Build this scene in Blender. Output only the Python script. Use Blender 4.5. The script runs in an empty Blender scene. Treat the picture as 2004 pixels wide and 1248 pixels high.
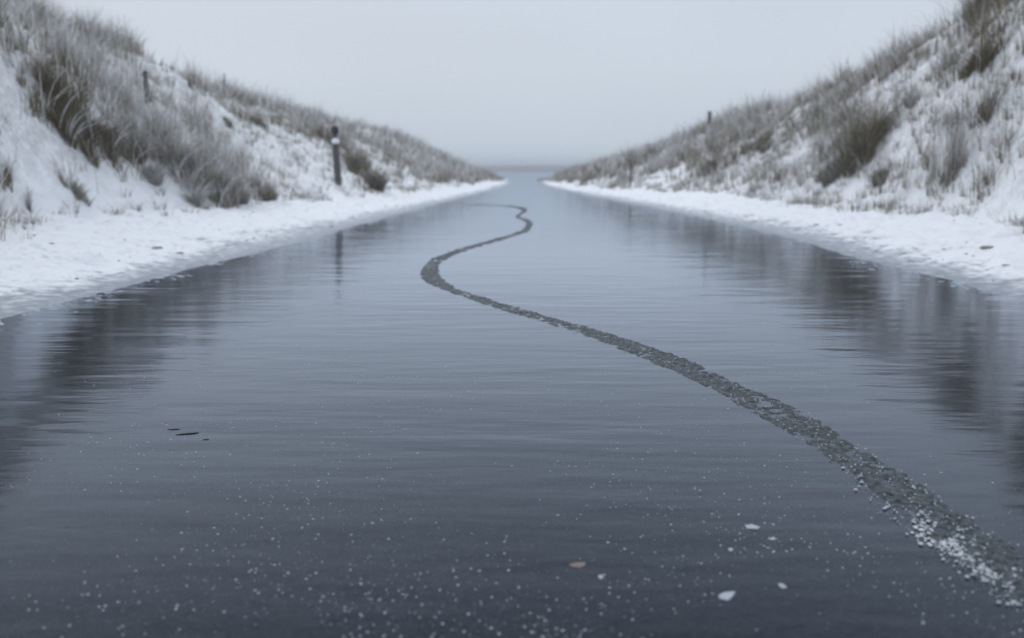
import bpy, bmesh, math, random
import numpy as np
from mathutils import Vector

random.seed(7)
rng = np.random.default_rng(11)
S = bpy.context.scene
C = S.collection

# ------------------------------------------------------------------ camera
F, CX, CY, CAMZ = 1948.0, 1002.0, 624.0, 0.70      # photo pixels / metres
PITCH = math.atan(304.0 / F)
cd = bpy.data.cameras.new('camera')
cd.sensor_width = 36.0
cd.lens = 36.0 * F / 2004.0
cd.clip_start, cd.clip_end = 0.05, 8000
cd.dof.use_dof = True
cd.dof.focus_distance = 3.0
cd.dof.aperture_fstop = 2.6
cam = bpy.data.objects.new('camera', cd)
C.objects.link(cam)
cam.location = (0, 0, CAMZ)
cam.rotation_euler = (math.pi / 2 - PITCH, 0, 0)
S.camera = cam

# ------------------------------------------------------------------ world: even overcast
SUN_EL, SUN_AZ = math.radians(48), math.radians(-35)
w = bpy.data.worlds.new('World')
S.world = w
w.use_nodes = True
nt = w.node_tree
for n in list(nt.nodes):
    nt.nodes.remove(n)
def N(t, kind, **kw):
    n = t.nodes.new(kind)
    for k, v in kw.items():
        setattr(n, k, v)
    return n
wo = N(nt, 'ShaderNodeOutputWorld')
geo = N(nt, 'ShaderNodeTexCoord')
sep = N(nt, 'ShaderNodeSeparateXYZ')
nt.links.new(geo.outputs['Generated'], sep.inputs[0])
ramp = N(nt, 'ShaderNodeValToRGB')
cr = ramp.color_ramp
cr.elements[0].position = 0.0
cr.elements[0].color = (0.575, 0.655, 0.745, 1)
cr.elements[1].position = 1.0
cr.elements[-1].color = (1.25, 1.33, 1.46, 1)
e = cr.elements.new(0.09); e.color = (0.615, 0.685, 0.775, 1)
e = cr.elements.new(0.25); e.color = (0.60, 0.67, 0.765, 1)
e = cr.elements.new(0.48);  e.color = (0.62, 0.69, 0.79, 1)
nt.links.new(sep.outputs['Z'], ramp.inputs[0])
nz = N(nt, 'ShaderNodeTexNoise')                     # faint unevenness of the cloud deck
nz.inputs['Scale'].default_value = 1.6
nz.inputs['Detail'].default_value = 2
mp = N(nt, 'ShaderNodeMapping')
mp.inputs['Scale'].default_value = (1, 1, 2.2)
nt.links.new(geo.outputs['Generated'], mp.inputs[0])
nt.links.new(mp.outputs[0], nz.inputs['Vector'])
mr = N(nt, 'ShaderNodeMapRange')
mr.inputs[1].default_value = 0.3; mr.inputs[2].default_value = 0.7
mr.inputs[3].default_value = 0.93; mr.inputs[4].default_value = 1.06
nt.links.new(nz.outputs[0], mr.inputs[0])
mul = N(nt, 'ShaderNodeVectorMath', operation='SCALE')
nt.links.new(ramp.outputs[0], mul.inputs[0]); nt.links.new(mr.outputs[0], mul.inputs['Scale'])
bg1 = N(nt, 'ShaderNodeBackground'); bg1.inputs[1].default_value = 0.93
nt.links.new(mul.outputs[0], bg1.inputs[0])
sky = N(nt, 'ShaderNodeTexSky')
sky.sky_type = 'NISHITA'; sky.sun_disc = False
sky.sun_elevation = SUN_EL; sky.sun_rotation = SUN_AZ
sky.dust_density = 6
bg2 = N(nt, 'ShaderNodeBackground'); bg2.inputs[1].default_value = 0.006
nt.links.new(sky.outputs[0], bg2.inputs[0])
ads = N(nt, 'ShaderNodeAddShader')
nt.links.new(bg1.outputs[0], ads.inputs[0]); nt.links.new(bg2.outputs[0], ads.inputs[1])
nt.links.new(ads.outputs[0], wo.inputs['Surface'])

sl = bpy.data.lights.new('sun', 'SUN')
sl.energy = 0.5; sl.angle = math.radians(40); sl.color = (1.0, 0.98, 0.95)
so = bpy.data.objects.new('sun', sl); C.objects.link(so)
sd = Vector((math.sin(SUN_AZ) * math.cos(SUN_EL), math.cos(SUN_AZ) * math.cos(SUN_EL), math.sin(SUN_EL)))
so.rotation_euler = sd.to_track_quat('Z', 'Y').to_euler()
so.location = sd * 60

S.view_settings.view_transform = 'Standard'
S.view_settings.look = 'None'
S.view_settings.exposure = 0.0
S.view_settings.gamma = 1.0
S.cycles.max_bounces = 8
S.cycles.volume_bounces = 1
S.cycles.use_denoising = True

# ------------------------------------------------------------------ helpers
def setp(o, label=None, cat=None, group=None, kind=None):
    if label: o['label'] = label
    if cat: o['category'] = cat
    if group: o['group'] = group
    if kind: o['kind'] = kind
    return o

def ray(px, py):
    """world direction through a photo pixel, scaled so that y = 1"""
    a, b = (np.asarray(px, float) - CX) / F, (CY - np.asarray(py, float)) / F
    y = math.cos(PITCH) + b * math.sin(PITCH)
    z = -math.sin(PITCH) + b * math.cos(PITCH)
    return a / y, z / y

def on_ice(px, py, z=0.0):
    dx, dz = ray(px, py)
    t = (z - CAMZ) / dz
    return dx * t, t

def project(x, y, z):
    z = z - CAMZ
    d = y * math.cos(PITCH) - z * math.sin(PITCH)
    v = y * math.sin(PITCH) + z * math.cos(PITCH)
    d = np.maximum(d, 0.01)
    return CX + F * x / d, CY - F * v / d

def h2(ix, iy, seed):
    n = (ix.astype(np.int64) * 374761393 + iy.astype(np.int64) * 668265263 + seed * 1442695041) & 0xffffffff
    n = ((n ^ (n >> 13)) * 1274126177) & 0xffffffff
    n = ((n ^ (n >> 16)) * 2246822519) & 0xffffffff
    return ((n ^ (n >> 15)) & 0xffffff) / float(0xffffff)

def vnoise(x, y, seed=0):
    x = np.asarray(x, float); y = np.asarray(y, float)
    ix, iy = np.floor(x), np.floor(y)
    fx, fy = x - ix, y - iy
    fx = fx * fx * (3 - 2 * fx); fy = fy * fy * (3 - 2 * fy)
    a, b = h2(ix, iy, seed), h2(ix + 1, iy, seed)
    c, d = h2(ix, iy + 1, seed), h2(ix + 1, iy + 1, seed)
    return (a * (1 - fx) + b * fx) * (1 - fy) + (c * (1 - fx) + d * fx) * fy

def fbm(x, y, seed=0, octv=4):
    s, a, t = 0, 1, 0
    for k in range(octv):
        s = s + a * (vnoise(x * 2 ** k + 17 * k, y * 2 ** k - 9 * k, seed + k) - 0.5)
        t += a; a *= 0.5
    return s / t * 2          # about -1..1

def sstep(a, b, x):
    t = np.clip((x - a) / (b - a), 0, 1)
    return t * t * (3 - 2 * t)

# ------------------------------------------------------------------ dune shape
# depth -> lateral offset (positive, metres) and height, one set for each side
DUNE = {
 -1: dict(edge=([0, 4.55, 5.45, 6.9, 8.5, 11.4, 17, 24.8, 34, 44, 60], [2.5, 2.34, 2.25, 2.13, 1.97, 1.76, 1.33, .66, .04, .05, .4]),
          toe=([0, 7, 8.8, 10.7, 14, 17, 21, 27, 34, 44], [3.4, 3.7, 4.4, 3.9, 3.2, 2.75, 2.1, 1.3, .75, .6]),
          sky=[(0,0,13.2),(60,12,13.8),(130,40,15),(220,70,16.4),(290,122,18),(340,152,19.5),(440,178,22),(500,203,24.5),(600,215,28.5),(700,238,33),(750,253,36),(830,288,39.8),(900,313,43),(960,338,46)], end=[48.5]),
  1: dict(edge=([0, 5.15, 6.1, 7.25, 9.4, 12.4, 17, 22, 32.5, 42, 60], [2.75, 2.65, 2.66, 2.6, 2.64, 2.53, 2.17, 1.67, 1.05, 1.0, 1.3]),
          toe=([0, 7, 9.2, 11, 13.5, 16.9, 20.9, 24, 31, 42], [3.9, 4.1, 4.7, 4.5, 4.1, 3.8, 3.1, 2.4, 1.5, 1.3]),
          sky=[(1910,0,15.5),(1850,32,16.2),(1800,67,17),(1750,103,18),(1650,143,19.6),(1580,188,21.6),(1500,208,24),(1440,218,26.2),(1390,248,28),(1330,272,30.5),(1250,302,34),(1180,320,37.5),(1120,335,40.8),(1080,345,43.5)], end=[45.5]),
}
for s_, P_ in DUNE.items():
    D_, L_, T_ = ([0, 8], [5.0, 5.3], [2.9, 2.95]) if s_ < 0 else ([0, 8], [5.5, 5.8], [2.9, 2.95])
    for px_, py_, d_ in P_['sky']:
        dx_, dz_ = ray(px_, py_)
        D_.append(d_); L_.append(abs(float(dx_)) * d_); T_.append(CAMZ + float(dz_) * d_ - .17 * min(1, (50 - d_) / 20))
    P_['ridge'] = (D_, L_)
    P_['top'] = (D_ + P_['end'], T_ + [-.02])
def height(x, y):
    x = np.asarray(x, float); y = np.asarray(y, float)
    out = np.zeros(np.broadcast(x, y).shape)
    for s in (-1, 1):
        P = DUNE[s]
        wob = 0.10 * fbm(y * .9, y * 0 + 3.3, 50 + s, 3) * sstep(3, 9, y) * sstep(45, 30, y)
        u = x * s
        ed = np.interp(y, *P['edge']) + wob * .6 + 0.03 * fbm(x * 5, y * 5, 61, 3)
        to = np.interp(y, *P['toe']) + 0.35 * fbm(y * .45, y * 0 + 1.7, 71 + s, 3) * sstep(40, 20, y)
        to = np.maximum(to, ed + .45)
        ri = np.maximum(np.interp(y, *P['ridge']), to + .8)
        tp = np.interp(y, *P['top'])
        zt = 0.20 * sstep(47, 20, y)
        # verge
        v = np.clip((u - ed) / (to - ed), -1, 1)
        zv = np.where(v > 0, zt * (0.5 * np.abs(v) + .5 * v * v), 0.10 * v)
        t = np.clip((u - to) / (ri - to), 0, 1)
        prof = 0.55 * t + 0.45 * sstep(0, 1, t)
        zs = zt + (tp - zt) * prof
        back = np.clip((u - ri) / 14, 0, 1)
        zb = tp * (1 - .75 * sstep(0, 1, back))
        z = np.where(u < to, zv, np.where(u < ri, zs, zb))
        und = t * sstep(0, .3, t) * (0.26 * fbm(x * .55, y * .42, 5 + s, 3) + .12 * fbm(x * 1.7, y * 1.4, 9, 3)) * np.clip(tp, 0, 1)
        fine = 0.045 * fbm(x * 3.2, y * 3.2, 21, 4) * sstep(0, .45, v) + 0.046 * fbm(x * 8, y * 5.5, 31, 4) * sstep(0.05, .35, v)
        z = z + und + fine * np.clip(tp * 2, 0, 1)
        z = np.where(tp < 0.02, -0.05, z)
        out = np.where(x * s > 0, z, out)
    # the path floor under the ice
    return out

def place(px, py, far=46.0):
    """first hit of the photo ray with the dunes (or the ice), walking outward"""
    dx, dz = ray(px, py)
    ts = np.arange(3.0, far, 0.02)
    zz = CAMZ + dz * ts
    hh = np.maximum(height(dx * ts, ts), 0.0)
    hit = np.nonzero(zz <= hh)[0]
    if len(hit) == 0:
        k = int(np.argmin(zz - hh))
    else:
        k = int(hit[0])
    t = ts[k]
    return float(dx * t), float(t), float(hh[k])

# ------------------------------------------------------------------ materials
def mat(name):
    m = bpy.data.materials.new(name); m.use_nodes = True
    t = m.node_tree
    b = t.nodes['Principled BSDF']
    return m, t, b
def link(t, a, b): t.links.new(a, b)
def noise(t, scale, detail=3, vec=None, rough=.5):
    n = N(t, 'ShaderNodeTexNoise')
    n.inputs['Scale'].default_value = scale; n.inputs['Detail'].default_value = detail
    n.inputs['Roughness'].default_value = rough
    if vec is not None: link(t, vec, n.inputs['Vector'])
    return n
def mrange(t, src, a, b, c, d):
    n = N(t, 'ShaderNodeMapRange')
    for i, v in enumerate((a, b, c, d)): n.inputs[i + 1].default_value = v
    link(t, src, n.inputs[0]); return n.outputs[0]
def mapping(t, src, sc):
    n = N(t, 'ShaderNodeMapping'); n.inputs['Scale'].default_value = sc
    link(t, src, n.inputs[0]); return n.outputs[0]
def mix(t, fac, a, b):
    n = N(t, 'ShaderNodeMix', data_type='RGBA')
    if isinstance(fac, float): n.inputs[0].default_value = fac
    else: link(t, fac, n.inputs[0])
    for sck, v in ((n.inputs[6], a), (n.inputs[7], b)):
        if isinstance(v, tuple): sck.default_value = (*v, 1)
        else: link(t, v, sck)
    return n.outputs[2]
def math_(t, op, a, b):
    n = N(t, 'ShaderNodeMath', operation=op)
    for i, v in enumerate((a, b)):
        if isinstance(v, (float, int)): n.inputs[i].default_value = v
        else: link(t, v, n.inputs[i])
    return n.outputs[0]

# snow (dune and verge)
snow, t, b = mat('snow')
g = N(t, 'ShaderNodeNewGeometry'); P = g.outputs['Position']
sz = N(t, 'ShaderNodeSeparateXYZ'); link(t, P, sz.inputs[0])
n1 = noise(t, 2.2, 5, P); n2 = noise(t, 14, 4, P); n3 = noise(t, 60, 3, P); n5_ = noise(t, 8.5, 6, P, .62); n4_ = noise(t, 5.5, 7, P, .7)
sand = mrange(t, n2.outputs[0], .56, .70, 0, 1)
big = mrange(t, n1.outputs[0], .50, .66, 0, 1)
hi = mrange(t, sz.outputs['Z'], .20, .6, 0.4, 1)
slope_dust = math_(t, 'MULTIPLY', mrange(t, n4_.outputs[0], .42, .66, 0, .62), mrange(t, sz.outputs['Z'], .30, .9, 0, 1))
litter = math_(t, 'MULTIPLY', math_(t, 'MULTIPLY', sand, big), hi)
wet = mrange(t, math_(t, 'ADD', sz.outputs['Z'], mrange(t, n2.outputs[0], .3, .7, -.02, .02)), .004, .040, 1, 0)
c0 = mix(t, mrange(t, n3.outputs[0], .3, .7, 0, 1), (.82, .85, .89), (.90, .915, .94))
c1 = mix(t, litter, c0, (.30, .29, .285))
grey_mottle = math_(t, 'MULTIPLY', mrange(t, n5_.outputs[0], .53, .68, 0, .5), mrange(t, n1.outputs[0], .38, .58, .3, 1))  # soft grey patches mixed into the snow colour by noise
c1 = mix(t, grey_mottle, c1, (.50, .52, .54))
c1 = mix(t, slope_dust, c1, (.34, .335, .325))
c2 = mix(t, wet, c1, (.27, .31, .36))
link(t, c2, b.inputs['Base Color'])
link(t, mrange(t, wet, 0, 1, .75, .35), b.inputs['Roughness'])
b.inputs['Specular IOR Level'].default_value = .3
bp = N(t, 'ShaderNodeBump'); bp.inputs['Distance'].default_value = .045; bp.inputs['Strength'].default_value = .9
n4 = noise(t, 11, 7, P, .65)
link(t, n4.outputs[0], bp.inputs['Height']); link(t, bp.outputs[0], b.inputs['Normal'])

# ice on the path
ice, t, b = mat('ice')
g = N(t, 'ShaderNodeNewGeometry'); P = g.outputs['Position']
lo = noise(t, 1.0, 4, mapping(t, P, (.9, 3.2, 1)))
mid = noise(t, 1.0, 2.5, mapping(t, P, (2.6, 10, 1)), rough=.45)
gr = noise(t, 420, 2, P)
gr2 = noise(t, 130, 3, P)
mo = noise(t, 1.0, 5, mapping(t, P, (60, 150, 1)), .6)
mo2 = noise(t, 1.0, 4, mapping(t, P, (14, 38, 1)), .6)
col = mix(t, mrange(t, lo.outputs[0], .35, .65, 0, 1), (.005, .008, .013), (.009, .013, .020))
col = mix(t, mrange(t, mo2.outputs[0], .35, .7, 0, .8), col, (.020, .025, .032))
col = mix(t, mrange(t, mo.outputs[0], .45, .75, 0, .45), col, (.06, .07, .085))
col = mix(t, mrange(t, gr.outputs[0], .60, .74, 0, .5), col, (.22, .25, .29))
t.nodes.remove(b)
out_ = t.nodes['Material Output']
df = N(t, 'ShaderNodeBsdfDiffuse'); gl = N(t, 'ShaderNodeBsdfAnisotropic'); fr_ = N(t, 'ShaderNodeFresnel'); mx = N(t, 'ShaderNodeMixShader')
fr_.inputs['IOR'].default_value = 1.30
gl.inputs['Color'].default_value = (.845, .908, 1.0, 1)
link(t, col, df.inputs['Color'])
fc = math_(t, 'MINIMUM', math_(t, 'MULTIPLY', math_(t, 'SUBTRACT', fr_.outputs[0], .042), 1.50), .76)
link(t, fc, mx.inputs[0]); link(t, df.outputs[0], mx.inputs[1]); link(t, gl.outputs[0], mx.inputs[2]); link(t, mx.outputs[0], out_.inputs['Surface'])
r = math_(t, 'ADD', mrange(t, lo.outputs[0], .3, .7, .03, .06), mrange(t, gr2.outputs[0], .4, .7, 0, .03))
link(t, r, gl.inputs['Roughness'])
b1 = N(t, 'ShaderNodeBump'); b1.inputs['Distance'].default_value = .009; b1.inputs['Strength'].default_value = .5
link(t, lo.outputs[0], b1.inputs['Height'])
gust = noise(t, 1.0, 3, mapping(t, P, (.7, 1.5, 1)))
b2 = N(t, 'ShaderNodeBump'); b2.inputs['Distance'].default_value = .0040; b2.inputs['Strength'].default_value = .6
link(t, mid.outputs[0], b2.inputs['Height']); link(t, mrange(t, gust.outputs[0], .36, .64, .22, .80), b2.inputs['Strength']); link(t, b1.outputs[0], b2.inputs['Normal'])
b3 = N(t, 'ShaderNodeBump'); b3.inputs['Distance'].default_value = .0005; b3.inputs['Strength'].default_value = .35
link(t, gr2.outputs[0], b3.inputs['Height']); link(t, b2.outputs[0], b3.inputs['Normal'])
for n_ in (df, gl): link(t, b3.outputs[0], n_.inputs['Normal'])
link(t, b2.outputs[0], fr_.inputs['Normal'])

# sea
seam, t, b = mat('sea_water')
g = N(t, 'ShaderNodeNewGeometry'); P = g.outputs['Position']
sw = noise(t, 1.0, 5, mapping(t, P, (.12, .5, 1)))
b.inputs['Base Color'].default_value = (.05, .065, .08, 1)
b.inputs['Roughness'].default_value = .25; b.inputs['IOR'].default_value = 1.33
bp = N(t, 'ShaderNodeBump'); bp.inputs['Distance'].default_value = 1.3; bp.inputs['Strength'].default_value = 1
link(t, sw.outputs[0], bp.inputs['Height']); link(t, bp.outputs[0], b.inputs['Normal'])

# wet sand of the beach and land
sandm, t, b = mat('frozen_sand')
g = N(t, 'ShaderNodeNewGeometry')
n1 = noise(t, .8, 5, g.outputs['Position'])
link(t, mix(t, mrange(t, n1.outputs[0], .35, .65, 0, 1), (.30, .30, .30), (.55, .57, .60)), b.inputs['Base Color'])
b.inputs['Roughness'].default_value = .6

# dead grass with hoar frost, colour carried per blade
grass, t, b = mat('frosted_grass')
at = N(t, 'ShaderNodeAttribute', attribute_name='tint')
link(t, at.outputs['Color'], b.inputs['Base Color'])
b.inputs['Roughness'].default_value = .8; b.inputs['Specular IOR Level'].default_value = .15

# broken ice of the track
trackm, t, b = mat('broken_ice')
g = N(t, 'ShaderNodeNewGeometry'); P = g.outputs['Position']
n1 = noise(t, 70, 4, P, .6); n2 = noise(t, 9, 3, P)
c = mix(t, mrange(t, n1.outputs[0], .38, .62, 0, 1), (.013, .017, .021), (.082, .097, .108))
link(t, c, b.inputs['Base Color'])
b.inputs['Roughness'].default_value = .45; b.inputs['IOR'].default_value = 1.25
bp = N(t, 'ShaderNodeBump'); bp.inputs['Distance'].default_value = .004; bp.inputs['Strength'].default_value = .7
link(t, n1.outputs[0], bp.inputs['Height']); link(t, bp.outputs[0], b.inputs['Normal'])

def plain(name, col, rough=.7, var=.25, sc=20, spec=.3):
    m, t, b = mat(name)
    g = N(t, 'ShaderNodeNewGeometry')
    n = noise(t, sc, 5, mapping(t, g.outputs['Position'], (3, 3, 1)))
    lo_ = tuple(c * (1 - var) for c in col); hi_ = tuple(min(1, c * (1 + var)) for c in col)
    link(t, mix(t, mrange(t, n.outputs[0], .3, .7, 0, 1), lo_, hi_), b.inputs['Base Color'])
    b.inputs['Roughness'].default_value = rough
    b.inputs['Specular IOR Level'].default_value = spec
    bp = N(t, 'ShaderNodeBump'); bp.inputs['Distance'].default_value = .004; bp.inputs['Strength'].default_value = .6
    link(t, n.outputs[0], bp.inputs['Height']); link(t, bp.outputs[0], b.inputs['Normal'])
    return m
wood = plain('weathered_wood', (.085, .083, .082), .8, .45, 14)
darkmetal = plain('dark_metal', (.030, .036, .048), .5, .2, 30)
frost = plain('frost', (.82, .85, .88), .7, .05, 120)
flakem = plain('ice_flake_surface', (.38, .43, .48), .35, .10, 120)
leafm = plain('dead_leaf', (.19, .158, .148), .7, .2, 60)
fleckm = plain('frost_grain', (.46, .50, .54), .7, .1, 120)
crustm = plain('snow_crust_surface', (.60, .64, .68), .7, .08, 120)
dirt = plain('frozen_dirt', (.27, .265, .26), .85, .35, 50)
twigm = plain('dark_twig', (.030, .030, .032), .5, .3, 60)

def mesh_np(name, verts, faces, m, smooth=True, parent=None):
    """verts (n,3); faces: list of arrays (k,4) or (k,3)"""
    me = bpy.data.meshes.new(name)
    verts = np.asarray(verts, np.float32)
    me.vertices.add(len(verts)); me.vertices.foreach_set('co', verts.ravel())
    loops = np.concatenate([np.asarray(f, np.int32).ravel() for f in faces])
    sizes = np.concatenate([np.full(len(f), f.shape[1], np.int32) for f in faces])
    me.loops.add(len(loops)); me.loops.foreach_set('vertex_index', loops)
    me.polygons.add(len(sizes))
    st = np.zeros(len(sizes), np.int32); st[1:] = np.cumsum(sizes)[:-1]
    me.polygons.foreach_set('loop_start', st)
    me.polygons.foreach_set('use_smooth', np.full(len(sizes), smooth, bool))
    me.update(calc_edges=True); me.validate()
    me.materials.append(m)
    o = bpy.data.objects.new(name, me); C.objects.link(o)
    if parent: o.parent = parent
    return o

def grid(name, X, Y, Z, m, mask=None):
    a, b_ = X.shape
    idx = np.arange(a * b_).reshape(a, b_)
    q = np.stack([idx[:-1, :-1], idx[:-1, 1:], idx[1:, 1:], idx[1:, :-1]], -1).reshape(-1, 4)
    V = np.stack([X, Y, Z], -1).reshape(-1, 3)
    # keep winding upward
    p = V[q[0]]
    if np.cross(p[1] - p[0], p[2] - p[0])[2] < 0: q = q[:, ::-1]
    if mask is not None:
        q = q[mask[:-1, :-1].ravel() | mask[1:, 1:].ravel()]
        used = np.unique(q); re = np.zeros(len(V), int); re[used] = np.arange(len(used))
        q = re[q]; V = V[used]
    return mesh_np(name, V, [q], m)

# ------------------------------------------------------------------ setting
def sheet(name, x0, x1, y0, y1, z, m, nx=2, ny=2):
    X, Y = np.meshgrid(np.linspace(x0, x1, nx), np.linspace(y0, y1, ny))
    return grid(name, X, Y, X * 0 + z, m)
setp(sheet('ground', -3000, 3000, -60, 3200, -.35, sandm), kind='structure')
setp(sheet('sea', -2990, 2990, 84, 3190, -.03, seam), kind='structure')
setp(sheet('ice_path', -26, 26, -12, 84.3, 0.0, ice), kind='structure')
bs = setp(sheet('beach', -2985, -26, -50, 84, -.02, sandm), kind='structure')
bs = setp(sheet('beach', 26, 2985, -50, 84, -.02, sandm), kind='structure')

ys = np.concatenate([np.arange(-9, 3, .25), np.arange(3, 9, .04), np.arange(9, 16, .06), np.arange(16, 30, .1), np.arange(30, 48.6, .16)])
for s, nm in ((-1, 'snowy_dune'), (1, 'snowy_dune')):
    us = np.concatenate([np.linspace(0, 5.0, 130) ** 1.0, np.linspace(5.05, 9.5, 60), np.linspace(9.8, 26, 30)])
    YY, UU = np.meshgrid(ys, us, indexing='ij')
    off = np.interp(YY, *DUNE[s]['edge']) - .25
    XX = s * (off + UU)
    XX = np.where(XX * s <= 0.001, s * .001, XX)
    ZZ = height(XX, YY)
    o = grid(nm, XX, YY, ZZ, snow, mask=ZZ > -.045)
    setp(o, kind='structure')

# ------------------------------------------------------------------ grass blades
BROWN = np.array([.088, .066, .030]); TAN = np.array([.31, .245, .13]); FROST = np.array([.77, .785, .82]); OLIVE = np.array([.062, .050, .018])
def blades(base, hgt, az, lean, wid, frostv, hue, seg=4):
    """ribbons: base (n,3); hgt, az (lean azimuth), lean (tip offset / height), width, frost 0..1, hue colours (n,3)"""
    n = len(base)
    V = np.zeros((n, seg * 2 + 1, 3)); Tn = np.zeros((n, seg * 2 + 1, 4)); Tn[..., 3] = 1
    wa = rng.uniform(0, np.pi, n)
    wx, wy = np.cos(wa), np.sin(wa)
    for k in range(seg + 1):
        f = k / seg
        out = lean * hgt * f ** 2.0
        zz = hgt * (f - 0.30 * np.minimum(lean, 2.2) * f ** 3)
        cx = base[:, 0] + np.cos(az) * out; cy = base[:, 1] + np.sin(az) * out; cz = base[:, 2] + zz
        ww = wid * .5 * (1 - .75 * f)
        fr = np.clip(frostv * (.12 + 1.15 * f), 0, 1)[:, None]
        c = hue * (1 - fr) + FROST * fr
        if k < seg:
            V[:, 2 * k] = np.stack([cx - wx * ww, cy - wy * ww, cz], -1)
            V[:, 2 * k + 1] = np.stack([cx + wx * ww, cy + wy * ww, cz], -1)
            Tn[:, 2 * k, :3] = c; Tn[:, 2 * k + 1, :3] = c
        else:
            V[:, 2 * seg] = np.stack([cx, cy, cz], -1); Tn[:, 2 * seg, :3] = c
    o0 = (np.arange(n) * (seg * 2 + 1))[:, None]
    q = np.concatenate([o0 + np.array([2 * k, 2 * k + 1, 2 * k + 3, 2 * k + 2]) for k in range(seg - 1)], 0)
    tr = o0 + np.array([2 * seg - 2, 2 * seg - 1, 2 * seg])
    return V.reshape(-1, 3), q, tr, Tn.reshape(-1, 4)

def grass_obj(name, parts, parent=None, origin=None):
    Vs, Qs, Ts, Cs, k = [], [], [], [], 0
    for V, q, tr, c in parts:
        Vs.append(V); Qs.append(q + k); Ts.append(tr + k); Cs.append(c); k += len(V)
    V = np.concatenate(Vs)
    if origin is not None: V = V - np.array(origin)
    o = mesh_np(name, V, [np.concatenate(Qs), np.concatenate(Ts)], grass, False, parent)
    a = o.data.color_attributes.new('tint', 'FLOAT_COLOR', 'POINT')
    a.data.foreach_set('color', np.concatenate(Cs).astype(np.float32).ravel())
    if origin is not None and parent is None: o.location = origin
    return o

# regions of the slopes, in photo pixels: (cx, cy, rx, ry, rotation deg, density, darkness)
REG = [
 # left: dense frosted band running down to the verge
 (150, 120, 150, 50, 30, 1.0, .25), (230, 200, 150, 75, 35, 1.0, .15), (340, 270, 130, 85, 40, 1.0, .05),
 (430, 345, 75, 60, 40, .9, .2), (110, 215, 80, 60, 15, 1.0, .9), (260, 300, 60, 40, 40, .9, .6),
 (190, 75, 120, 26, 32, 1.2, .7), (40, 30, 90, 40, 15, 1.0, .45), (60, 110, 90, 45, 20, .8, .1),
 (480, 195, 150, 16, 17, 1.0, .5), (400, 215, 90, 30, 15, .35, .3), (300, 170, 80, 30, 25, .6, .1),
 (510, 240, 80, 10, 8, .7, .8), (640, 245, 110, 30, 15, .7, .3), (700, 225, 80, 14, 18, 1.0, .6),
 (690, 315, 75, 16, 45, 1.1, .8), (610, 265, 60, 14, 15, .9, .5), (790, 300, 110, 38, 20, .75, .25),
 (860, 330, 110, 26, 14, .8, .3), (960, 340, 40, 12, 10, 1.0, .5), (560, 330, 60, 40, 20, .25, .2),
 (500, 370, 40, 22, 40, .6, .5), (160, 350, 110, 35, 5, .28, .4), (60, 300, 70, 70, 0, .12, .3),
 (20, 340, 40, 40, 0, .5, .6), (330, 370, 60, 25, 20, .3, .4), (850, 350, 90, 12, 5, .6, .35),
 (150, 255, 100, 32, 30, 1.2, .75), (240, 310, 80, 26, 38, 1.1, .6), (400, 375, 90, 24, 28, 1.0, .35),
 # right
 (1960, 60, 90, 70, -30, .8, .7), (1880, 130, 80, 40, -30, .6, .5), (1900, 290, 130, 70, -10, .8, .5), (1930, 350, 100, 50, 0, .7, .55), (1420, 300, 110, 26, -20, .9, .6),
 (1100, 340, 50, 10, -5, 1.0, .6), (1220, 322, 100, 20, -12, .9, .5), (1180, 345, 90, 12, -5, .7, .35),
 (1330, 300, 110, 32, -22, .8, .25), (1400, 325, 70, 30, -20, .8, .5), (1450, 240, 120, 26, -18, .9, .35),
 (1490, 270, 60, 12, -12, 1.1, .8), (1560, 240, 110, 40, -22, .85, .25), (1640, 185, 120, 34, -28, .9, .35),
 (1760, 125, 120, 30, -35, .95, .45), (1880, 50, 110, 30, -38, 1.1, .6), (1940, 110, 90, 60, -20, .8, .9),
 (1780, 190, 80, 30, -20, .35, .45), (1600, 260, 60, 60, 0, .8, .15), (1675, 265, 60, 65, -20, 1.2, .8),
 (1640, 330, 60, 26, -20, .9, .6), (1560, 330, 110, 30, -5, .42, .25), (1500, 350, 150, 14, -3, .45, .3),
 (1860, 300, 90, 90, 0, .45, .35), (1940, 230, 60, 90, 0, .55, .45), (1800, 370, 130, 22, 3, .35, .35),
 (1950, 370, 80, 40, 0, .45, .3), (1720, 340, 50, 40, 0, .35, .3), (1820, 210, 90, 25, -12, .12, .2),
]
REG = np.array(REG, float)
def veg(x, y, z):
    px, py = project(x, y, z)
    d = np.zeros(len(x)); k = np.zeros(len(x)); wt = np.zeros(len(x)) + 1e-6
    for cx, cy, rx, ry, rot, den, dk in REG:
        a = math.radians(rot)
        dx, dy = px - cx, py - cy
        u = (dx * math.cos(a) + dy * math.sin(a)) / rx; v = (-dx * math.sin(a) + dy * math.cos(a)) / ry
        q = np.exp(-np.maximum(0, u * u + v * v - .35) * 2.2)
        d = np.maximum(d, den * q); k += dk * q * den; wt += q * den
    out = (px < -5) | (px > 2060) | (py < -40)
    return np.where(out, .95, d), np.where(out, .75, k / wt)  # unseen off-frame grass: dense, with shade in its colour, to darken ice reflections

def slopes(n, dmin, dmax, s):
    y = rng.uniform(dmin, dmax, n)
    P_ = DUNE[s]
    e0 = np.interp(y, *P_['toe']) - .25; r0 = np.interp(y, *P_['ridge']) + 1.6
    u = e0 + (r0 - e0) * rng.uniform(0, 1, n)
    x = s * u
    z = height(x, y)
    # area weighting because the width changes along the dune
    keep = rng.uniform(0, 1, n) < (r0 - e0) / 6.5
    keep &= z > .12 * sstep(45, 30, y) - .01
    return x[keep], y[keep], z[keep]

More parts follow.
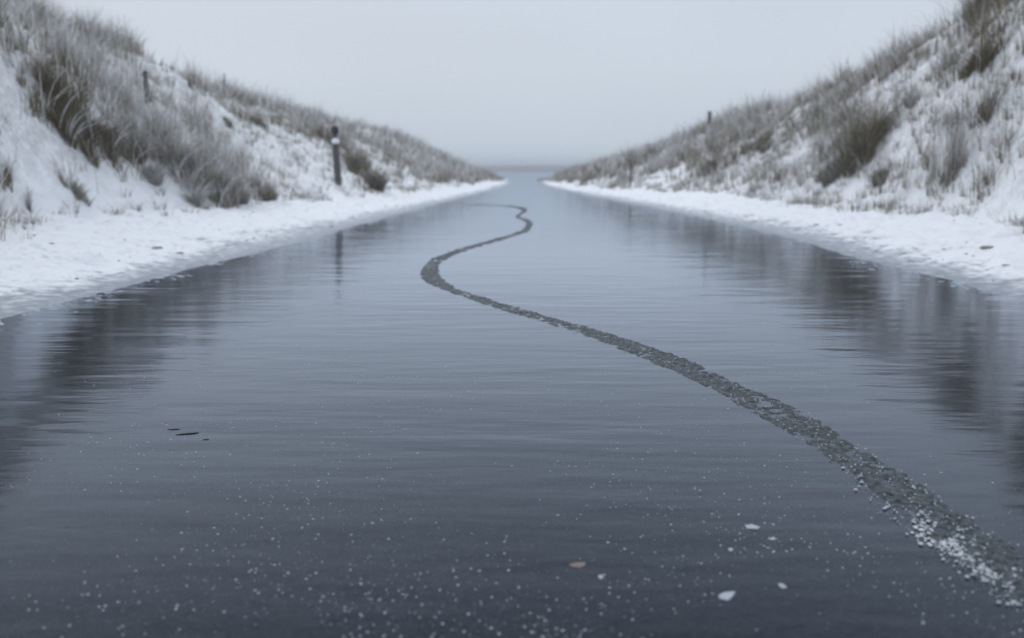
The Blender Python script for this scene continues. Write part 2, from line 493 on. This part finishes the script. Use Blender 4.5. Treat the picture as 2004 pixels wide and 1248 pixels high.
def field(s):
    parts = []
    for dmin, dmax, per, nb, wd in ((5, 10, 46, 18, .0046), (10, 16, 62, 17, .0062), (16, 25, 50, 14, .009), (25, 47, 30, 12, .014)):
        nt_ = int((dmax - dmin) * 6.5 * per)
        x, y, z = slopes(nt_, dmin, dmax, s)
        den, dk = veg(x, y, z)
        clump = fbm(x * 1.1, y * 1.1, 91, 3)
        pr = np.maximum(den * (1.25 if s > 0 else 1.1), .90 if s > 0 else .36) * np.clip(.85 + 1.1 * clump, .1, 1.4) 
        keep = rng.uniform(0, 1, len(x)) < pr
        x, y, z, dk, den = x[keep], y[keep], z[keep], dk[keep], den[keep]
        n = len(x)
        tone = np.clip(dk + .95 * fbm(x * 1.7, y * 1.7, 97, 3) + .16 + rng.normal(0, .20, n), 0, 1)   # 1 = dark
        hh = rng.uniform(.22, .48, n) * (.7 + .45 * den) * np.where(rng.uniform(0, 1, n) < .1, 1.35, 1)
        hh *= .6 + .4 * sstep(.1, .5, den)
        hh *= sstep(46, 34, y) * .45 + .55
        laz = rng.uniform(0, 2 * np.pi, n)
        rep = np.repeat(np.arange(n), nb)
        m = len(rep)
        R = .075 * rng.uniform(.2, 1, m) ** .5; A = rng.uniform(0, 2 * np.pi, m)
        base = np.stack([x[rep] + R * np.cos(A), y[rep] + R * np.sin(A), z[rep] - .03], -1)
        az = A + rng.normal(0, .5, m)
        lean = np.abs(rng.normal(.40, .35, m))
        fv = np.clip((1 - tone[rep]) * 1.85 * rng.uniform(0, 1, m) ** .8, 0, 1.15)
        mixh = rng.uniform(0, 1, m)[:, None] ** 1.5
        hue = (BROWN * (1 - mixh) + TAN * mixh) * (1.1 - .35 * tone[rep])[:, None]
        wdv = wd * rng.uniform(.6, 1.4, m) * (1 + .5 * fv)
        parts.append(blades(base, hh[rep] * rng.uniform(.45, 1.15, m), az, lean, wdv, fv, hue, 3))
    # single standing stalks on the open snow
    x, y, z = slopes(1600, 5, 26, s)
    den, dk = veg(x, y, z)
    keep = (rng.uniform(0, 1, len(x)) < .25 + den) & (z > .2)
    x, y, z = x[keep], y[keep], z[keep]; n = len(x)
    parts.append(blades(np.stack([x, y, z - .02], -1), rng.uniform(.25, .7, n), rng.uniform(0, 6.28, n), np.abs(rng.normal(.18, .2, n)),
                        .004 + .0003 * y, rng.uniform(.1, .8, n), TAN[None] * rng.uniform(.5, 1.1, n)[:, None], 4))
    # long arching stems white with rime
    x, y, z = slopes(9000, 7, 30, s)
    den, dk = veg(x, y, z)
    keep = rng.uniform(0, 1, len(x)) < np.clip(den - .35, 0, 1) * (.8 if s < 0 else .45)
    x, y, z = x[keep], y[keep], z[keep]; n = len(x)
    parts.append(blades(np.stack([x, y, z - .02], -1), rng.uniform(.40, .80, n), rng.uniform(0, 6.28, n), np.abs(rng.normal(.75, .45, n)),
                        .0065 + .00042 * y, rng.uniform(.9, 3, n), TAN[None] * np.ones((n, 1)), 6))
    return parts
for s in (-1, 1):
    o = grass_obj('dune_grass', field(s)); o['kind'] = 'stuff'

# tufts that stand out, each a thing: (px, py of the foot, width px, height px, tone, stems, label)
TUFTS = [
 (108, 205, 90, 105, .92, 0, 'dark brown marram tuft highest in the dense left band of grass'),
 (135, 262, 125, 95, .95, 9, 'largest dark tuft on the left dune, drooping under white arching stems'),
 (215, 292, 85, 80, .82, 8, 'dark hollow-sided tuft with frosted arching stems, right below the largest left tuft'),
 (262, 312, 70, 75, .65, 7, 'brown tuft with white bent stems in the middle of the left grass band'),
 (345, 345, 90, 110, .35, 5, 'tall pale frosted clump above the foot of the left grass band'),
 (425, 398, 110, 120, .42, 4, 'broad grey frosted bush at the foot of the left dune by the snow verge'),
 (512, 390, 60, 75, .60, 0, 'narrow brown tuft just right of the broad frosted bush at the left dune foot'),
 (300, 358, 50, 60, .62, 0, 'leaning brown wedge of grass left of the broad frosted bush'),
 (10, 362, 50, 75, .85, 0, 'dark tuft cut by the left picture edge above the snow verge'),
 (140, 383, 60, 45, .60, 0, 'small rusty brown tuft alone on bare snow at the left dune foot'),
 (55, 412, 24, 70, .55, 0, 'thin upright stalks lowest on the left snow slope'),
 (40, 165, 26, 45, .70, 0, 'thin dark stalks on the white saddle at far left'),
 (735, 372, 60, 60, .80, 0, 'dark tuft at the foot of the spur right of the tall left post'),
 (690, 335, 60, 60, .78, 0, 'olive brown tuft on the spur directly behind the tall left post'),
 (505, 248, 50, 24, .85, 0, 'low dark cushion on white snow left of the tall capped post'),
 (445, 245, 34, 18, .85, 0, 'smallest dark cushion on the open left snow field'),
 (372, 172, 26, 40, .80, 0, 'spiky tuft on the left skyline right of the bare post'),
 (1688, 318, 120, 118, .93, 0, 'round olive bush, darkest and largest on the right dune'),
 (1640, 345, 90, 60, .80, 5, 'dark tuft under a white stem directly below the round olive bush'),
 (1718, 362, 46, 55, .62, 0, 'small reddish brown tuft below and right of the round olive bush'),
 (1490, 285, 95, 28, .88, 0, 'long low dark cushion above the white snow bulge on the right dune'),
 (1395, 335, 70, 44, .75, 0, 'ragged brown tuft low on the right slope left of the snow bulge'),
 (1935, 235, 44, 100, .70, 0, 'tall dark upright stalks near the right picture edge'),
 (1865, 355, 90, 150, .58, 0, 'tall thin loose clump of stalks at the foot of the right dune'),
 (1915, 130, 90, 60, .95, 0, 'black brown tuft high on the right dune below the skyline'),
 (1785, 208, 36, 38, .45, 0, 'reddish grey tuft on the upper right slope above the round olive bush'),
 (1245, 312, 60, 28, .75, 0, 'tawny tuft on the low right skyline behind the thin far stake'),
 (1930, 25, 90, 70, .80, 0, 'tall windblown tuft topmost on the right skyline'),
 (35, 25, 90, 60, .85, 0, 'dark tuft topmost on the left skyline'),
]
for (px, py, wpx, hpx, tone, stems, lab) in TUFTS:
    X0, Y0, Z0 = place(px, py)
    mpp = Y0 / F
    W, H = wpx * mpp * (1.1 if wpx > 60 else 1.0), hpx * mpp
    slim = H > W * 1.3
    n = int(np.clip((110 if slim else 760) * (W * H) ** .5 / .35, 70, 2600))
    ns = int(rng.integers(6, 11))                       # sub-clumps, each leaning its own way
    sc = np.stack([W * (.13 if slim else .20) * rng.normal(0, .6, ns), W * .34 * rng.normal(0, .6, ns) + W * .15], -1)
    sh = rng.uniform(.5, 1.05, ns) * (1 - .35 * np.minimum(1, np.abs(sc[:, 0]) / (W * .45)))
    sf = rng.uniform(.3, 1.7, ns); sa = rng.uniform(0, 6.28, ns); slean = rng.uniform(0, .5, ns)
    ci = rng.integers(0, ns, n)
    R = W * .11 * rng.uniform(0, 1, n) ** .6; A = rng.uniform(0, 2 * np.pi, n)
    bx, by = X0 + sc[ci, 0] + R * np.cos(A), Y0 + sc[ci, 1] + R * np.sin(A)
    base = np.stack([bx, by, height(bx, by) - .03], -1)
    fv = np.clip((1 - tone) * 1.25 * sf[ci] * rng.uniform(.1, 1.6, n), 0, 1)
    fv = np.where(rng.uniform(0, 1, n) < .05, .9, fv)
    mixh = rng.uniform(0, 1, n)[:, None] ** 1.5
    hue = (OLIVE * (1 - mixh) + (TAN * .8) * mixh)
    wd = .004 + .00038 * Y0
    part = blades(base, H * sh[ci] * rng.uniform(.35, 1.15, n), np.where(rng.uniform(0, 1, n) < .5, A, sa[ci]) + rng.normal(0, .4, n),
                  np.abs(rng.normal(.16 if slim else .50, .12 if slim else .30, n)) + (0 if slim else 1) * slean[ci],
                  wd * rng.uniform(.6, 1.3, n), fv, hue, 4)
    o = grass_obj('grass_tuft', [part], None, (X0, Y0, Z0))
    setp(o, lab, 'grass tuft', 'tufts of dune grass')
    if stems:
        A2 = rng.uniform(-.6, math.pi + .6, stems) + math.pi
        b2 = np.stack([X0 + .1 * W * np.cos(A2), Y0 - .15 * W + 0 * A2, 0 * A2], -1)
        b2[:, 2] = height(b2[:, 0], b2[:, 1])
        st = blades(b2, H * rng.uniform(.7, 1.1, stems), A2, rng.uniform(.8, 1.7, stems), np.full(stems, .014), np.full(stems, 2.0), np.tile(FROST, (stems, 1)), 7)
        c = grass_obj('frosted_stems', [st], o, (X0, Y0, Z0))

# ------------------------------------------------------------------ lathes and boxes for the posts
def prism(name, rings, m, parent=None, smooth=False, wob=0.0):
    """rings: list of (z, [(x,y)...])"""
    V = []; n = len(rings[0][1])
    for z, pts in rings:
        for (x, y) in pts: V.append((x + random.uniform(-wob, wob), y + random.uniform(-wob, wob), z))
    q = []
    for k in range(len(rings) - 1):
        for i in range(n):
            j = (i + 1) % n
            q.append((k * n + i, k * n + j, (k + 1) * n + j, (k + 1) * n + i))
    me = bpy.data.meshes.new(name)
    me.from_pydata(V, [], q + [tuple(range(n))[::-1], tuple((len(rings) - 1) * n + i for i in range(n))])
    me.materials.append(m)
    for p in me.polygons: p.use_smooth = smooth
    o = bpy.data.objects.new(name, me); C.objects.link(o)
    if parent: o.parent = parent
    return o
def circ(r, n=12, ex=1.0): return [(r * math.cos(2 * math.pi * i / n), r * ex * math.sin(2 * math.pi * i / n)) for i in range(n)]
def sq(r, c=.15):
    k = r * (1 - c)
    return [(r, -k), (r, k), (k, r), (-k, r), (-r, k), (-r, -k), (-k, -r), (k, -r)]

def post(px, base_py, top_py, wpx, lab, kind='round', cap=True, tilt=0.0):
    X, Y, Z = place(px, base_py)
    mpp = Y / F
    H = (base_py - top_py) * mpp; r = wpx * mpp / 2
    e = bpy.data.objects.new('wooden_post', None); C.objects.link(e)
    e.location = (X, Y, Z); e.rotation_euler = (0, tilt, random.uniform(0, 1))
    setp(e, lab, 'post', 'wooden posts on the dunes')
    sh = circ(r, 12) if kind == 'round' else sq(r)
    rr = [(-.25, sh)] + [(H * k / 6, sh) for k in range(1, 6)] + [(H - r * .25, sh), (H, [(a * .8, b_ * .8) for a, b_ in sh])]
    prism('shaft', rr, wood, e, kind == 'round', r * .05)
    if cap:
        prism('snow_cap', [(H, circ(r * .85, 12)), (H + r * .45, circ(r * .8, 12)), (H + r * .75, circ(r * .4, 12))], frost, e, True, r * .05)
    return e, X, Y, Z, mpp
post(288, 203, 143, 8.5, 'bare dark post standing in the grass on the upper left dune', cap=False)
post(1388, 262, 219, 7, 'dark post breaking the skyline of the right dune', cap=False)
post(1234, 364, 322, 3.6, 'thin far stake at the edge of the right snow verge', cap=False)
post(440, 172, 134, 2.6, 'very thin pale stick standing on the left skyline', cap=False)

# the tall marker on the left verge: square shaft, snow on its shoulder, thin neck and a dark head
X, Y, Z = place(662, 362)
mpp = Y / F
e = bpy.data.objects.new('marker_post', None); C.objects.link(e)
e.location = (X, Y, Z); e.rotation_euler = (0, math.radians(-2.2), 0)
setp(e, 'tall grey marker post with snow on its shoulder and dark head, beside the left verge', 'post', 'wooden posts on the dunes')
r = 5.6 * mpp
def zz(py): return (362 - py) * mpp
prism('shaft', [(-.3, sq(r))] + [(zz(284) * k / 6, sq(r)) for k in range(1, 7)] + [(zz(282), sq(r * .85))], wood, e, False, r * .04)
prism('snow_cap', [(zz(283), circ(r * 1.25, 14)), (zz(279), circ(r * 1.5, 14)), (zz(275), circ(r * 1.3, 14)), (zz(272), circ(r * .5, 14))], frost, e, True, r * .08)
prism('neck', [(zz(276), circ(r * .42, 10)), (zz(262), circ(r * .42, 10))], darkmetal, e, True)
prism('head', [(zz(266), circ(r * .8, 16)), (zz(263), circ(r * 1.3, 16)), (zz(253), circ(r * 1.3, 16)), (zz(250.5), circ(r * 1.05, 16)), (zz(249), circ(r * .5, 16))], darkmetal, e, True)

# ------------------------------------------------------------------ the winding track of broken ice
LE = [(900,399.9),(940,400.9),(985,403.2),(1003,405),(1016,409),(1020,414),(1008,424),(1022,431),(1028,438),(1015,452),(960,468),(900,485),(850,503),(824,522),(822,545),(850,562),(900,580),(960,600),(1050,628),(1150,660),(1250,700),(1350,742),(1450,795),(1550,855),(1640,910),(1700,960),(1780,1030),(1850,1090),(1920,1140),(1980,1190),(2060,1260),(2160,1350)]
RE = [(900,399.5),(941,400.3),(987,402.2),(1007,402.8),(1027,406),(1032,412),(1018,423),(1036,429),(1044,437),(1037,452),(990,468),(935,484),(890,500),(866,515),(862,535),(880,555),(920,572),(975,590),(1060,614),(1160,640),(1260,672),(1360,708),(1450,750),(1550,795),(1640,845),(1740,905),(1840,970),(1920,1020),(1990,1070),(2060,1120),(2150,1190),(2260,1280)]
def catm(pts, n):
    p = np.array(pts, float); p = np.concatenate([[2 * p[0] - p[1]], p, [2 * p[-1] - p[-2]]])
    out = []
    for i in range(1, len(p) - 2):
        t = np.linspace(0, 1, n, endpoint=False)[:, None]
        a, b_, c_, d = p[i - 1], p[i], p[i + 1], p[i + 2]
        out.append(.5 * (2 * b_ + (c_ - a) * t + (2 * a - 5 * b_ + 4 * c_ - d) * t ** 2 + (3 * b_ - a - 3 * c_ + d) * t ** 3))
    return np.concatenate(out)
L3 = catm([on_ice(*p) for p in LE], 40); R3 = catm([on_ice(*p) for p in RE], 40)
cen = (L3 + R3) / 2; seg = np.linalg.norm(np.diff(cen, axis=0), axis=1); arc = np.concatenate([[0], np.cumsum(seg)])
# rows spaced finer near the camera
rows, a_ = [], arc[-1]
while a_ > 0:
    yy = np.interp(a_, arc, cen[:, 1]); rows.append(a_); a_ -= max(.006, .0028 * yy)
rows = np.array(rows[::-1])
Lr = np.stack([np.interp(rows, arc, L3[:, k]) for k in (0, 1)], -1)
Rr = np.stack([np.interp(rows, arc, R3[:, k]) for k in (0, 1)], -1)
wv = np.linspace(-.22, 1.22, 48)
X = Lr[:, None, 0] * (1 - wv) + Rr[:, None, 0] * wv
Y = Lr[:, None, 1] * (1 - wv) + Rr[:, None, 1] * wv
edge = np.minimum(wv, 1 - wv)[None] * np.linalg.norm(Rr - Lr, axis=1)[:, None]       # metres inside the edge
gran = fbm(X * 52, Y * 52, 201, 3); cl = fbm(X * 16, Y * 16, 211, 3)
edge = edge + .034 * fbm(X * 7, Y * 7, 221, 4) + .016 * fbm(X * 38, Y * 38, 231, 2)
Z = .0022 + .0062 * gran + .004 * cl - np.clip(.009 - edge * .30, 0, .03) - .004 * sstep(.02, -.02, edge)
track = grid('track', X, Y, Z, trackm, mask=Z > -.003)
setp(track, kind='structure')

# ------------------------------------------------------------------ frost flecks, crumbs and flakes
def lumps(name, xs, ys_, zs, rads, m, flat=.35, k=7, ex=None, seedj=.35):
    """low irregular domes"""
    n = len(xs)
    ang = (np.arange(k) / k * 2 * np.pi)[None] + rng.uniform(0, 6.28, n)[:, None]
    rad = rads[:, None] * rng.uniform(1 - seedj, 1 + seedj, (n, k))
    V = np.zeros((n, 2 * k + 1, 3))
    exx = np.ones(n)[:, None] if ex is None else ex[:, None]
    for j, (f, h) in enumerate(((1.0, 0.0), (.72, .75))):
        V[:, j * k:(j + 1) * k, 0] = xs[:, None] + rad * np.cos(ang) * f * exx
        V[:, j * k:(j + 1) * k, 1] = ys_[:, None] + rad * np.sin(ang) * f
        V[:, j * k:(j + 1) * k, 2] = zs[:, None] + rads[:, None] * flat * h * rng.uniform(.7, 1.3, (n, k)) - (.001 if j == 0 else 0)
    V[:, 2 * k, 0] = xs; V[:, 2 * k, 1] = ys_; V[:, 2 * k, 2] = zs + rads * flat
    o0 = (np.arange(n) * (2 * k + 1))[:, None]
    q = np.concatenate([o0 + np.array([i, (i + 1) % k, k + (i + 1) % k, k + i]) for i in range(k)])
    tr = np.concatenate([o0 + np.array([k + i, k + (i + 1) % k, 2 * k]) for i in range(k)])
    return mesh_np(name, V.reshape(-1, 3), [q, tr], m, True)

# scattered over the ice, denser towards the near end of the path
n = 68000
y = 1.25 + 11 * rng.uniform(0, 1, n) ** 2.2
x = rng.uniform(-2.4, 2.6, n) * np.clip(y / 4.5, .32, 1)
pat = fbm(x * 2.2, y * 2.2, 301, 3)
keep = rng.uniform(0, 1, n) < np.clip(.30 + 1.5 * pat, .03, 1) * np.clip(2.6 / y, .10, 1)
x, y = x[keep], y[keep]
rd = .00035 + .0024 * rng.uniform(0, 1, len(x)) ** 11
setp(lumps('frost_flecks', x, y, x * 0 + .0002, rd, fleckm), kind='stuff')

# snow crumbs caught along the near left side of the track
def on_track(x, y):
    """metres inside the nearest track row (negative outside)"""
    c = (Lr + Rr) / 2; hw = np.linalg.norm(Rr - Lr, axis=1) / 2
    d = np.hypot(x[:, None] - c[None, ::4, 0], y[:, None] - c[None, ::4, 1]); k = d.argmin(1)
    return hw[::4][k] - d[np.arange(len(x)), k]
px = np.concatenate([rng.uniform(1640, 2000, 130), rng.uniform(1780, 1990, 260)])
f = (px - 1640) / 360
py = np.concatenate([912 + f[:130] * 285 + rng.normal(2, 14, 130), 985 + (px[130:] - 1780) * .78 + rng.normal(0, 26, 260)])
x, y = on_ice(px, py)
rd = .0006 + .0040 * rng.uniform(0, 1, len(x)) ** 3
zt_ = np.where(on_track(x, y) > .01, .0035, 0.0)
setp(lumps('snow_crumbs', x, y, zt_, rd, fleckm, .4, seedj=.5), kind='stuff')
# a crust of snow frozen onto the near left edge of the track
q_ = rng.uniform(0, 1, 420)
px = 1800 + 170 * q_ + rng.normal(0, 10, 420); py = 1040 + 105 * q_ ** 1.15 + rng.normal(0, 1, 420) * (11 - 7 * q_)
x, y = on_ice(px, py)
rd = .0007 + .0040 * rng.uniform(0, 1, 420) ** 2 * (1.15 - .7 * q_)
setp(lumps('snow_crust', x, y, np.where(on_track(x, y) > .01, .003, 0.0), rd, crustm, .13, seedj=.6), kind='stuff')
# glassy crumbs over the whole near track
ii = rng.integers(len(rows) // 3, len(rows), 700); jj = rng.uniform(0, 1, 700)
x = Lr[ii, 0] * (1 - jj) + Rr[ii, 0] * jj; y = Lr[ii, 1] * (1 - jj) + Rr[ii, 1] * jj
kk = y < 8
x, y = x[kk], y[kk]
o = lumps('ice_crumbs', x, y, x * 0 + .004 + .004 * rng.uniform(0, 1, len(x)), .001 + .0022 * rng.uniform(0, 1, len(x)) ** 2, flakem, .6)
o['kind'] = 'stuff'
# crust frozen along the waterline on both sides
xs_, ys2, rr_ = [], [], []
for s in (-1, 1):
    yv = 3 + 15 * rng.uniform(0, 1, 1100) ** 1.4
    u = np.interp(yv, *DUNE[s]['edge']) - np.abs(rng.normal(0, .10, 1100)) + .04
    keep = vnoise(yv * 3.1, u * 4, 401 + s) > .45
    xs_.append(s * u[keep]); ys2.append(yv[keep]); rr_.append(.003 + .011 * rng.uniform(0, 1, keep.sum()) ** 2)
x, y, rd = map(np.concatenate, (xs_, ys2, rr_))
setp(lumps('ice_crust', x, y, x * 0 + .0005, rd, flakem, .22, ex=rng.uniform(1, 2.2, len(x))), kind='stuff')
# litter on the snow verges
xs_, ys2, rr_ = [], [], []
for s in (-1, 1):
    yv = rng.uniform(4.2, 20, 420)
    e_, t_ = np.interp(yv, *DUNE[s]['edge']), np.interp(yv, *DUNE[s]['toe'])
    u = e_ + (t_ - e_) * rng.uniform(.12, 1, 420)
    xs_.append(s * u); ys2.append(yv); rr_.append(.003 + .012 * rng.uniform(0, 1, 420) ** 3)
x, y, rd = map(np.concatenate, (xs_, ys2, rr_))
setp(lumps('verge_litter', x, y, height(x, y) - .002, rd, dirt, .6), kind='stuff')

def lump_thing(name, px, py, wpx, lab, cat, m, flat, group=None, ex=1.0):
    if py < 520: X, Y, Z = place(px, py)
    else:
        X, Y = on_ice(px, py); Z = 0
        X, Y = float(X), float(Y)
        Z = max(0.0, float(height(X, Y)))
    r = wpx * Y / F / 2 * (.72 if cat == 'dirt clod' else 1)
    o = lumps(name, np.array([0.]), np.array([0.]), np.array([0.]), np.array([r / ex]), m, flat, 11, np.array([ex]), .55)
    o.location = (X, Y, Z + .0005)
    return setp(o, lab, cat, group)
CL = 'frozen dirt clods on the snow verges'
lump_thing('dirt_clod', 311, 486, 30, 'grey dirt clod showing through the left snow verge, the larger of a pair', 'dirt clod', dirt, .5, CL, 1.4)
lump_thing('dirt_clod', 352, 496, 20, 'smaller dark clod just right of the larger one on the left verge', 'dirt clod', dirt, .5, CL, 1.4)
lump_thing('dirt_clod', 100, 478, 18, 'dark clod on the left verge nearest the left picture edge', 'dirt clod', dirt, .4, CL, 1.4)
lump_thing('dirt_clod', 1932, 487, 32, 'largest grey clod on the right snow verge', 'dirt clod', dirt, .5, CL, 1.4)
lump_thing('dirt_clod', 1598, 441, 16, 'small grey clod high on the right verge, left of its pair', 'dirt clod', dirt, .5, CL, 1.3)
lump_thing('dirt_clod', 1644, 441, 14, 'small grey clod high on the right verge, right of its pair', 'dirt clod', dirt, .5, CL, 1.3)
lump_thing('dirt_clod', 1968, 538, 22, 'flat dark clod low on the right verge near the ice edge', 'dirt clod', dirt, .3, CL, 1.7)
lump_thing('dirt_clod', 647, 443, 12, 'tiny dark clod beside the far left ice edge', 'dirt clod', dirt, .5, CL, 1.2)

def chip(name, pts, lab, cat, m, thick, group=None):
    """flat flake with a traced outline on the ice"""
    w_ = [on_ice(*p) for p in pts]
    cx_ = sum(p[0] for p in w_) / len(w_); cy_ = sum(p[1] for p in w_) / len(w_)
    w_ = [(cx_ + (p[0] - cx_) * .85 * random.uniform(.75, 1.15), cy_ + (p[1] - cy_) * .85 * random.uniform(.75, 1.15)) for q in w_ for p in [q]]
    bm = bmesh.new()
    vs = [bm.verts.new((p[0] - cx_, p[1] - cy_, .0004)) for p in w_]
    f_ = bm.faces.new(vs)
    r_ = bmesh.ops.extrude_face_region(bm, geom=[f_])
    for v in r_['geom']:
        if isinstance(v, bmesh.types.BMVert): v.co.z += thick * random.uniform(.7, 1.3); v.co.x *= .93; v.co.y *= .93
    bmesh.ops.recalc_face_normals(bm, faces=bm.faces)
    me = bpy.data.meshes.new(name); bm.to_mesh(me); bm.free(); me.materials.append(m)
    o = bpy.data.objects.new(name, me); C.objects.link(o); o.location = (cx_, cy_, 0.0)
    return setp(o, lab, cat, group)
FL = 'pale ice flakes lying on the path'
chip('ice_flake', [(1398,1167),(1416,1158),(1446,1157),(1440,1170),(1425,1177),(1404,1174)], 'largest pale ice flake, nearest the camera right of centre', 'ice flake', flakem, .002, FL)
chip('ice_flake', [(1454,1029),(1470,1026),(1491,1033),(1484,1039),(1462,1036)], 'second largest pale flake, lying left of the track', 'ice flake', flakem, .002, FL)
chip('ice_flake', [(1500,1054),(1515,1052),(1523,1056),(1510,1059)], 'small thin flake right below the second largest one', 'ice flake', flakem, .0015, FL)
chip('ice_flake', [(1520,1141),(1530,1142),(1542,1150),(1534,1154),(1524,1149)], 'small slanting flake right of the largest one', 'ice flake', flakem, .0015, FL)
chip('ice_flake', [(1422,1074),(1432,1073),(1437,1078),(1428,1081)], 'tiny roundish flake midway between the two largest', 'ice flake', flakem, .0015, FL)
chip('ice_flake', [(1168,1128),(1178,1125),(1183,1131),(1174,1136)], 'tiny pale flake just below and right of the tan leaf', 'ice flake', flakem, .0015, FL)
chip('fallen_leaf', [(1112,1105),(1126,1100),(1148,1101),(1152,1108),(1136,1114),(1118,1112)], 'faded tan dead leaf frozen onto the near ice', 'leaf', leafm, .0015)

def twig(pts, wpx, lab):
    P3 = [on_ice(*p) for p in pts]
    cx_, cy_ = P3[0]
    o_pts = [(p[0] - cx_, p[1] - cy_) for p in P3]
    V, q = [], []
    n = len(o_pts); k = 6
    for i, (a, b_) in enumerate(o_pts):
        r = wpx * cy_ / F / 2 * (.35 + 1.0 * math.sin(math.pi * (i + .4) / n))
        for j in range(k):
            t_ = 2 * math.pi * j / k
            V.append((a, b_ + r * 1.6 * math.cos(t_), r * .8 + r * .8 * math.sin(t_)))
    for i in range(n - 1):
        for j in range(k): q.append((i * k + j, i * k + (j + 1) % k, (i + 1) * k + (j + 1) % k, (i + 1) * k + j))
    me = bpy.data.meshes.new('twig'); me.from_pydata(V, [], q + [tuple(range(k)), tuple((n - 1) * k + j for j in range(k))]); me.materials.append(twigm)
    for p in me.polygons: p.use_smooth = True
    o = bpy.data.objects.new('twig', me); C.objects.link(o); o.location = (cx_, cy_, 0)
    return setp(o, lab, 'twig', 'dark twigs on the ice')
twig([(344,851),(356,850),(368,849),(380,848),(389,847)], 2.2, 'longest dark twig lying on the ice at left')
twig([(328,840),(336,840.5),(345,840),(352,840)], 1.6, 'short dark twig just behind the longest one')
twig([(396,861),(402,860),(409,860)], 1.4, 'tiny dark twig just right of the longest one')

# ------------------------------------------------------------------ sea haze
hm = bpy.data.materials.new('haze'); hm.use_nodes = True
t = hm.node_tree
for n_ in list(t.nodes): t.nodes.remove(n_)
out = N(t, 'ShaderNodeOutputMaterial'); pv = N(t, 'ShaderNodeVolumePrincipled')
pv.inputs['Color'].default_value = (.90, .94, 1.0, 1); pv.inputs['Density'].default_value = .0018
link(t, pv.outputs[0], out.inputs['Volume'])
bm = bmesh.new(); bmesh.ops.create_cube(bm, size=1)
for v in bm.verts: v.co = Vector((v.co.x * 6100, v.co.y * 3400 + 1570, 4.6 if v.co.z > 0 else -1.35))
me = bpy.data.meshes.new('haze'); bm.to_mesh(me); bm.free(); me.materials.append(hm)
o = bpy.data.objects.new('haze', me); C.objects.link(o); setp(o, kind='stuff')
